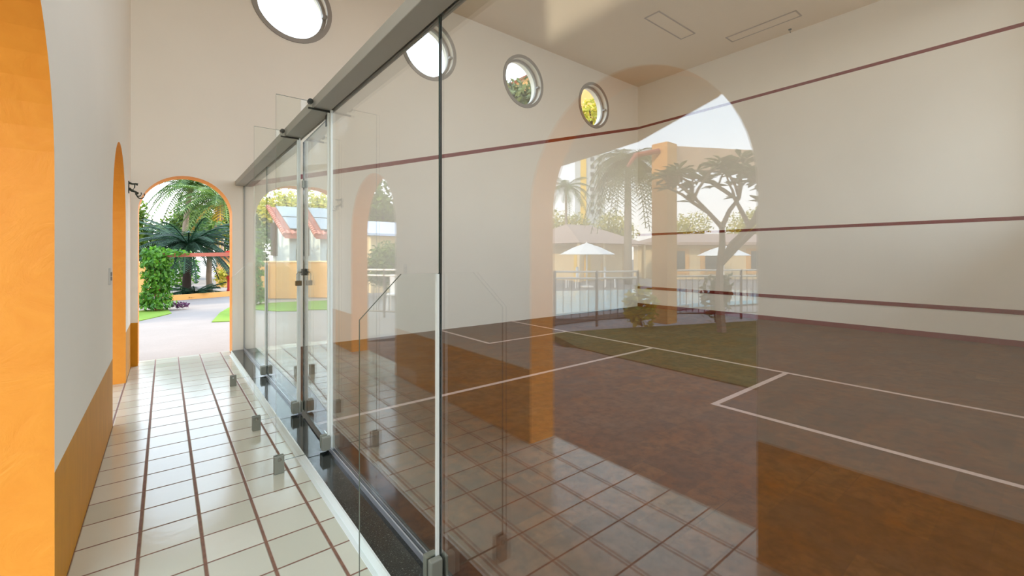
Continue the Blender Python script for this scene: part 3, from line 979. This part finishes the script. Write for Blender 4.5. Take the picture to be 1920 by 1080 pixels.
# --- what the glass mirrors past the end arch: tiled house
hs = empty('tiled_house', (-6.5, 27.1, 0), 'white house with sloping pink tiled roof and solar panels, mirrored in the glass', 'house')
xr, xl = -3.05, -11.0
MB().box((xl, 23.1, -0.13), (xr, 27.2, 2.25)).build('walls', M['out_white'], hs, world=True)
MB().prism([(23.1, 2.25), (27.2, 2.25), (27.2, 3.82)], lambda u_, v_, s: (xr - 0.2 * s, u_, v_)).build('gable', M['out_white'], hs, world=True)
for sg in (-1,):
    ye = 27.15 + sg * 4.45
    mb = MB(); X0, X1 = xl, -2.78
    vs = [(X0, 27.15, 4.0), (X1, 27.15, 4.0), (X1, ye, 2.26), (X0, ye, 2.26)]
    mb.add(vs + [(x, y, z - .14) for x, y, z in vs], [(0, 1, 2, 3), (7, 6, 5, 4), (0, 4, 5, 1), (1, 5, 6, 2), (2, 6, 7, 3), (3, 7, 4, 0)])
    for k in range(17):     # barrel tiles along the verge
        s = (k + .5) / 17
        y = 27.15 + sg * 4.45 * s; z = 4.03 - 1.74 * s
        mb.tube([(X1 - .02, y - .13 * sg, z + .05), (X1 - .02, y + .13 * sg, z - .05)], [.10, .13], 8)
    for k in range(34):     # eave course
        x = X0 + .12 + k * .24
        mb.tube([(x, ye, 2.30), (x, ye - sg * .45, 2.48)], [.10, .09], 7)
    mb.build('roof_slope', M['roof_tile'], hs, world=True)
sn = Vector((0, -0.364, 0.931))
for k in range(4):
    for j in range(2):
        x1_ = -3.12 - k * 1.55; s0 = .05 + j * .42; s1 = s0 + .39
        vs = []
        for (x, s) in ((x1_, s0), (x1_ - 1.45, s0), (x1_ - 1.45, s1), (x1_, s1)):
            vs.append(Vector((x, 27.15 - 4.45 * s, 4.0 - 1.74 * s)) + sn * .10)
        mb = MB(); mb.add(vs + [v + sn * .05 for v in vs], [(3, 2, 1, 0), (4, 5, 6, 7), (0, 1, 5, 4), (1, 2, 6, 5), (2, 3, 7, 6), (3, 0, 4, 7)])
        mb.build('solar_panel', M['solar'], hs, world=True)
MB().box((xr, 25.9, 1.3), (xr + .12, 27.2, 3.1)).build('wooden_shutter', M['wood'], hs, world=True)
wn_ = MB().box((-4.3, 23.04, 0.9), (-3.35, 23.12, 1.62)).build('window', M['win_dark'], hs, world=True)
MB().box((-8.3, 23.04, 0.9), (-7.0, 23.12, 1.55)).build('window', M['win_dark'], hs, world=True)
bush('tall_tree', (-5.2, 33.5, 4.8), (3.0, 2.2, 1.9), 3000, .26, M['leaf_yellow'], 'yellow-green tree rising behind the tiled house', 60, cat='tree', trunk=.18)
bush('tall_tree', (-1.9, 30.0, 1.9), (1.0, 1.4, 2.1), 3400, .24, M['leaf_hedge'], 'narrow green tree right beside the tiled house gable', 61, cat='tree', trunk=.12)

# --- what the glass mirrors through the side arches: pool terrace
cn = empty('entrance_canopy', (-1.2, 3.2, 2.6), 'curved concrete canopy projecting over the side arches', 'canopy')
MB().prism([(XL - TH, 0.3), (-1.0, 0.75), (-1.92, 1.74), (-2.60, 2.99), (-2.87, 4.45), (-2.9, 6.2), (XL - TH, 6.6)], lambda u_, v_, s: (u_, v_, 2.60 + .14 * s)).build('canopy_slab', M['stained'], cn, world=True)


def fence_run(pts, label):
    o = empty('metal_fence', (pts[0][0], pts[0][1], 0), label, 'fence', 'metal fence around the pool')
    rails = MB(); bars = MB()
    for (ax, ay), (bx, by) in zip(pts, pts[1:]):
        for z in (1.0, 0.88): rails.tube([(ax, ay, z), (bx, by, z)], 0.021, 6)
        bars.tube([(ax, ay, .13), (bx, by, .13)], 0.018, 6)
        L = math.hypot(bx - ax, by - ay); n = int(L / 0.13)
        for k in range(1, n):
            x = ax + (bx - ax) * k / n; y = ay + (by - ay) * k / n
            bars.tube([(x, y, .13), (x, y, .88)], 0.008, 4)
    rails.build('rail', M['rail'], o, world=True)
    bars.build('fence_bars', M['bars'], o, world=True)
    for p in pts: MB().tube([(p[0], p[1], 0), (p[0], p[1], 1.02)], .026, 8).build('post', M['bars'], o, world=True)


fence_run([(-1.0, 10.2), (-1.95, 8.8), (-3.1, 7.0), (-3.95, 5.75), (-4.53, 5.25), (-5.35, 4.95)], 'metal pool fence left of the pergola pillar, white rails and thin bars')
fence_run([(-6.37, 4.81), (-7.58, 4.03), (-9.2, 3.1), (-10.8, 2.1)], 'metal pool fence right of the pergola pillar')

pg = empty('concrete_pergola', (-5.9, 4.73, 0), 'tall cream concrete pergola pillar with a stained cross beam by the pool', 'pergola')
MB().box((-0.17, -0.17, 0), (0.17, 0.17, 3.45)).build('pillar', M['orange_smooth'], pg, bevel=.01)
MB().box((-2.75, -1.55, 0), (-2.45, -1.25, 3.0)).build('pillar', M['orange_smooth'], pg, bevel=.01)
a = Vector((-0.17, 0.0, 0)); b = Vector((-2.75, -1.35, 0)); d = (b - a).normalized(); s_ = Vector((-d.y, d.x, 0)) * .11
vs = []
for z in (2.98, 3.42):
    for q in (a + s_, a - s_, b - s_, b + s_): vs.append((q.x, q.y, z))
MB().add(vs, [(0, 1, 2, 3), (7, 6, 5, 4), (0, 4, 5, 1), (1, 5, 6, 2), (2, 6, 7, 3), (3, 7, 4, 0)]).build('cross_beam', M['stained'], pg)
MB().tube([(0.17, 0, 3.3), (0.5, 0.3, 3.22), (0.62, .4, 3.0)], [.05, .05, .03], 8).build('rafter_end', M['redwood'], pg)
MB().box((-.21, .0, 3.12), (-.17, .12, 3.28)).build('junction_box', M['plastic'], pg)


def umbrella(loc, r, rim, top, label):
    o = empty('parasol', loc, label, 'parasol', 'white parasols by the pool')
    mb = MB(); n = 8
    vs = [(0, 0, top)]
    for k in range(n):
        a = 2 * pi * k / n + .3
        vs.append((r * .5 * cos(a), r * .5 * sin(a), rim + (top - rim) * .58))
    for k in range(n):
        a = 2 * pi * k / n + .3
        vs.append((r * cos(a), r * sin(a), rim))
    vs += [(x, y, z - .02) for x, y, z in vs]
    m_ = 1 + 2 * n
    fs = []
    for k in range(n):
        k2 = (k + 1) % n
        for o_, rv in ((0, 1), (m_, -1)):
            f1 = (o_, o_ + 1 + k, o_ + 1 + k2); f2 = (o_ + 1 + k, o_ + 1 + n + k, o_ + 1 + n + k2, o_ + 1 + k2)
            fs += [f1[::rv], f2[::rv]]
        fs.append((1 + n + k, m_ + 1 + n + k, m_ + 1 + n + k2, 1 + n + k2))
    mb.add(vs, fs).build('canopy', M['canvas'], o)
    MB().tube([(0, 0, 0.02), (0, 0, top + .04)], .03, 8).build('pole', M['rail'], o)
    MB().lathe([(0, 0), (.28, 0), (.28, .05), (.05, .09), (0, .09)], n=16).build('base', M['rail'], o)
    return o


umbrella((-12.0, 12.13, 0), 1.15, 1.37, 1.84, 'white parasol left of the pergola pillar, beyond the pool')
umbrella((-16.43, 8.59, 0), 1.0, 1.32, 1.73, 'white parasol right of the pergola pillar, behind leaves')
umbrella((-10.3, 14.0, 0), 1.0, 1.36, 1.78, 'white parasol at the left edge of the mirrored arch view')

pf = empty('pool_house', (-17.5, 16.8, 0), 'low cream pool house with a hipped tiled roof', 'building')
MB().box((-19.4, 15.6, -.13), (-15.2, 19.5, 1.95)).build('walls', M['out_cream'], pf, world=True)
mb = MB(); vs = [(-20.1, 14.6, 1.95), (-14.3, 14.6, 1.95), (-14.3, 20.3, 1.95), (-20.1, 20.3, 1.95), (-18.2, 17.4, 3.1), (-16.2, 17.4, 3.1)]
mb.add(vs, [(0, 1, 5, 4), (1, 2, 5), (2, 3, 4, 5), (3, 0, 4), (3, 2, 1, 0)]).build('roof', M['roof_grey'], pf, world=True)
for xx in (-19.9, -18.1, -16.3, -14.5): MB().box((xx - .08, 14.75, -.1), (xx + .08, 14.91, 1.95)).build('post', M['out_cream'], pf, world=True)
MB().box((-15.0, 15.1, -.1), (-14.6, 15.3, 1.35)).build('door', M['yellow'], pf, world=True)
MB().box((-16.1, 15.50, -.1), (-15.7, 15.6, 1.35)).build('door', M['yellow'], pf, world=True)
cb_ = empty('club_building', (-24, 14, 0), 'long cream building with grey tiled roof and dark windows beyond the pool', 'building')
P0 = Vector((-21.6, 15.4, 0)); P1 = Vector((-28.5, 9.9, 0)); d = (P1 - P0).normalized(); nn = Vector((d.y, -d.x, 0))
if nn.dot(Vector((-1, 1, 0))) < 0: nn = -nn


def obox(mb, a, b, z0, z1, t0, t1):
    vs = []
    for z in (z0, z1):
        for s, t in ((a, t0), (b, t0), (b, t1), (a, t1)):
            q = P0 + d * s + nn * t; vs.append((q.x, q.y, z))
    return mb.add(vs, [(0, 1, 2, 3), (7, 6, 5, 4), (0, 4, 5, 1), (1, 5, 6, 2), (2, 6, 7, 3), (3, 7, 4, 0)])


LL = (P1 - P0).length
obox(MB(), 0, LL, -.13, 1.95, 0, 4).build('walls', M['out_cream'], cb_, world=True)
obox(MB(), -.4, LL + .4, 1.95, 2.12, -.6, 4.6).build('eaves', M['roof_grey'], cb_, world=True)
mb = MB(); vs = []
for s, t, z in ((-.4, -.6, 2.12), (LL + .4, -.6, 2.12), (LL + .4, 4.6, 2.12), (-.4, 4.6, 2.12), (1.6, 2, 2.75), (LL - 1.6, 2, 2.75)):
    q = P0 + d * s + nn * t; vs.append((q.x, q.y, z))
mb.add(vs, [(0, 1, 5, 4), (1, 2, 5), (2, 3, 4, 5), (3, 0, 4), (3, 2, 1, 0)]).build('roof', M['roof_grey'], cb_, world=True)
for s in (1.6, 3.6, 6.4, 8.6):
    obox(MB(), s - .65, s + .65, .2, 1.75, -.05, 0).build('window_surround', M['orange_smooth'], cb_, world=True)
    obox(MB(), s - .38, s + .38, .5, 1.6, -.08, -.04).build('window', M['win_dark'], cb_, world=True)

tw = empty('apartment_tower', (-83.5, 73.0, 0), 'tall distant white apartment tower with an orange stripe', 'building')
R0 = Vector((-80.5, 75.2, 0)); dd = Vector((-4.96, -3.95, 0)); P0 = R0; d = dd.normalized(); nn = Vector((-.62, .78, 0)); LL = dd.length
obox(MB(), 0, LL, -.1, 31, 0, 9).build('walls', M['out_white'], tw, world=True)
obox(MB(), 0.1, 1.5, -.1, 31, -.3, 0).build('stripe', M['yellow'], tw, world=True)
for fl in range(6, 16):
    for s in (2.6, 4.4):
        obox(MB(), s, s + .9, fl * 1.9 + .6, fl * 1.9 + 1.6, -.12, 0).build('window', M['win_dark'], tw, world=True)

palm('palm_tree', (-15.0, 12.3, 0), 5.7, (0.0, 0.0), 56, 2.2, M['leaf_olive'], 'big coconut palm left of the pergola pillar by the pool', 70, trunk_r=.15, ll=.6, group='palms by the pool', droop=2.2, nl=26, lw_=.022)
palm('palm_tree', (-20.7, 21.8, 0), 6.2, (0, 0), 24, 2.1, M['leaf_palm'], 'thin tall palm at the left edge of the mirrored arch view', 71, trunk_r=.09, ll=.42, group='palms by the pool', nl=22)
bp = [(-23.6, 24.6, 3.6, 1.7, 'round yellow-green tree left of the distant tower'), (-27.2, 22.4, 3.3, 1.7, 'yellow-green tree below the coconut palm fronds'),
      (-33.0, 20.0, 3.3, 2.0, 'yellow-green tree just right of the pergola pillar'), (-36.5, 16.0, 3.4, 2.0, 'yellow-green tree behind the far right parasol')]
for i, (x, y, z, r, lab) in enumerate(bp):
    bush('yellow_tree', (x, y, z), (r * 1.2, r * 1.2, r), 2200, .24, M['leaf_yellow'], lab, 80 + i, 'trees behind the pool buildings', 'tree', trunk=.12)
bush('small_shrub', (-5.2, 4.75, .36), (.36, .3, .42), 330, .14, M['leaf_yellow'], 'small feathery shrub in front of the fence left of the pillar', 90)
bush('small_shrub', (-6.75, 4.15, .50), (.34, .3, .58), 420, .14, M['leaf_olive'], 'taller dark shrub in front of the fence right of the pillar', 91)


def plumeria(base, label, seed):
    rng = random.Random(seed)
    o = empty('frangipani_tree', base, label, 'tree')
    br = MB(); lv = MB()

    def grow(p, dvec, L, r, depth):
        q = p + dvec * L
        mid = (p + q) / 2 + Vector((rng.uniform(-.05, .05), rng.uniform(-.05, .05), .04)) * L
        br.tube([p, mid, q], [r, r * .85, r * .7], 6)
        if depth <= 2:
            for k in range((2, 6, 10)[2 - depth] if depth else 10):
                a = 2 * pi * k / 11 + rng.uniform(-.2, .2)
                up = rng.uniform(-.25, .8)
                t = (Vector((cos(a), sin(a), up))).normalized(); w_ = t.cross(Vector((0, 0, 1))).normalized()
                s = rng.uniform(.22, .34)
                A_ = q; B_ = q + t * s * .6 + w_ * s * .16; C_ = q + t * s + Vector((0, 0, -.04)); D_ = q + t * s * .6 - w_ * s * .16
                lv.add([A_, B_, C_, D_], [(0, 1, 2), (0, 2, 3)])
            if depth == 0: return
        for k in range(3 if depth > 1 else 2):
            a = rng.uniform(0, 2 * pi)
            nd = (dvec * .5 + Vector((cos(a), sin(a), .42)) * .8).normalized()
            grow(q, nd, L * .72, r * .68, depth - 1)
    grow(Vector((0, 0, 0)), Vector((0.05, 0.0, 1)), 1.15, .085, 4)
    br.build('branches', M['bark'], o)
    lv.build('leaves', M['leaf_olive'], o)
    return o


plumeria((-5.75, 3.55, 0), 'frangipani tree with long leaves, right of the pergola pillar', 5)
bush('leafy_tree', (-9.2, 2.0, 2.0), (.9, .8, .9), 900, .16, M['leaf_olive'], 'dense small tree behind the frangipani', 95, cat='tree', trunk=.07)

# seen through the narrower middle arch
bush('leafy_tree', (-6.6, 20.3, 3.3), (2.0, 1.8, 1.9), 3600, .26, M['leaf_hedge'], 'green tree behind the pale blue roof', 100, cat='tree', trunk=.14)
bush('clipped_hedge', (-3.7, 12.9, .95), (1.0, .8, .95), 3000, .14, M['leaf_hedge'], 'dense green hedge mass in front of the pale blue roof', 101, cat='hedge')
kk = empty('garden_shed', (-5.0, 15.9, 0), 'small garden shed with a pale blue sheet roof', 'shed')
MB().box((-6.0, 15.0, -.1), (-4.0, 16.8, 2.0)).build('walls', M['out_cream'], kk, world=True)
MB().prism([(14.7, 2.0), (17.1, 2.6), (17.1, 2.68), (14.7, 2.08)], lambda u_, v_, s: (-6.3 + 2.6 * s, u_, v_)).build('roof', M['awning'], kk, world=True)


def chair(loc, rz, label):
    o = empty('garden_chair', loc, label, 'chair', 'white chairs on the pool terrace', rz)
    MB().box((-.22, -.22, .38), (.22, .22, .42)).build('seat', M['canvas'], o, bevel=.01)
    MB().box((-.22, .20, .42), (.22, .23, .85)).build('backrest', M['canvas'], o, bevel=.01)
    for x, y in ((-.2, -.2), (.2, -.2), (-.2, .2), (.2, .2)):
        MB().tube([(x, y, 0), (x * .95, y * .95, .38)], .018, 6).build('leg', M['canvas'], o)
    return o


chair((-2.6, 9.6, 0), .6, 'white garden chair behind the fence, mirrored through the middle arch')
chair((-11.3, 12.3, 0), 2.6, 'white garden chair left of the parasol pole beyond the pool')
chair((-12.6, 11.4, 0), -.6, 'white garden chair right of the parasol pole beyond the pool')

# seen through the round windows
nb = empty('orange_glow_house', (17.9, 17, 0), 'added orange gabled house standing for sunlit orange in the farthest round window', 'house')
MB().box((14.8, 15.0, -.13), (21.0, 19.0, 10.6)).build('walls', M['orange_smooth'], nb, world=True)  # added house, its orange stands for sunlight on the round window's reveal
MB().prism([(14.5, 10.6), (21.3, 10.6), (17.9, 12.4)], lambda u_, v_, s: (u_, 14.8 + 4.4 * s, v_)).build('roof', M['roof_tile'], nb, world=True)
bush('leafy_tree', (10.3, 12.4, 7.0), (1.7, 1.5, 1.6), 2400, .24, M['leaf_olive'], 'tree seen through the third round window', 110, cat='tree', trunk=.15)
bush('leafy_tree', (14.2, 12.2, 6.9), (1.3, 1.2, 1.5), 1500, .24, M['leaf_yellow'], 'yellowish tree in front of the added orange house', 111, cat='tree', trunk=.12)
bush('garden_shrub', (-1.78, 22.6, 1.4), (.42, .42, 1.5), 900, .15, M['leaf_hedge'], 'tall narrow shrub mirrored just left of the tiled house shutter', 112)
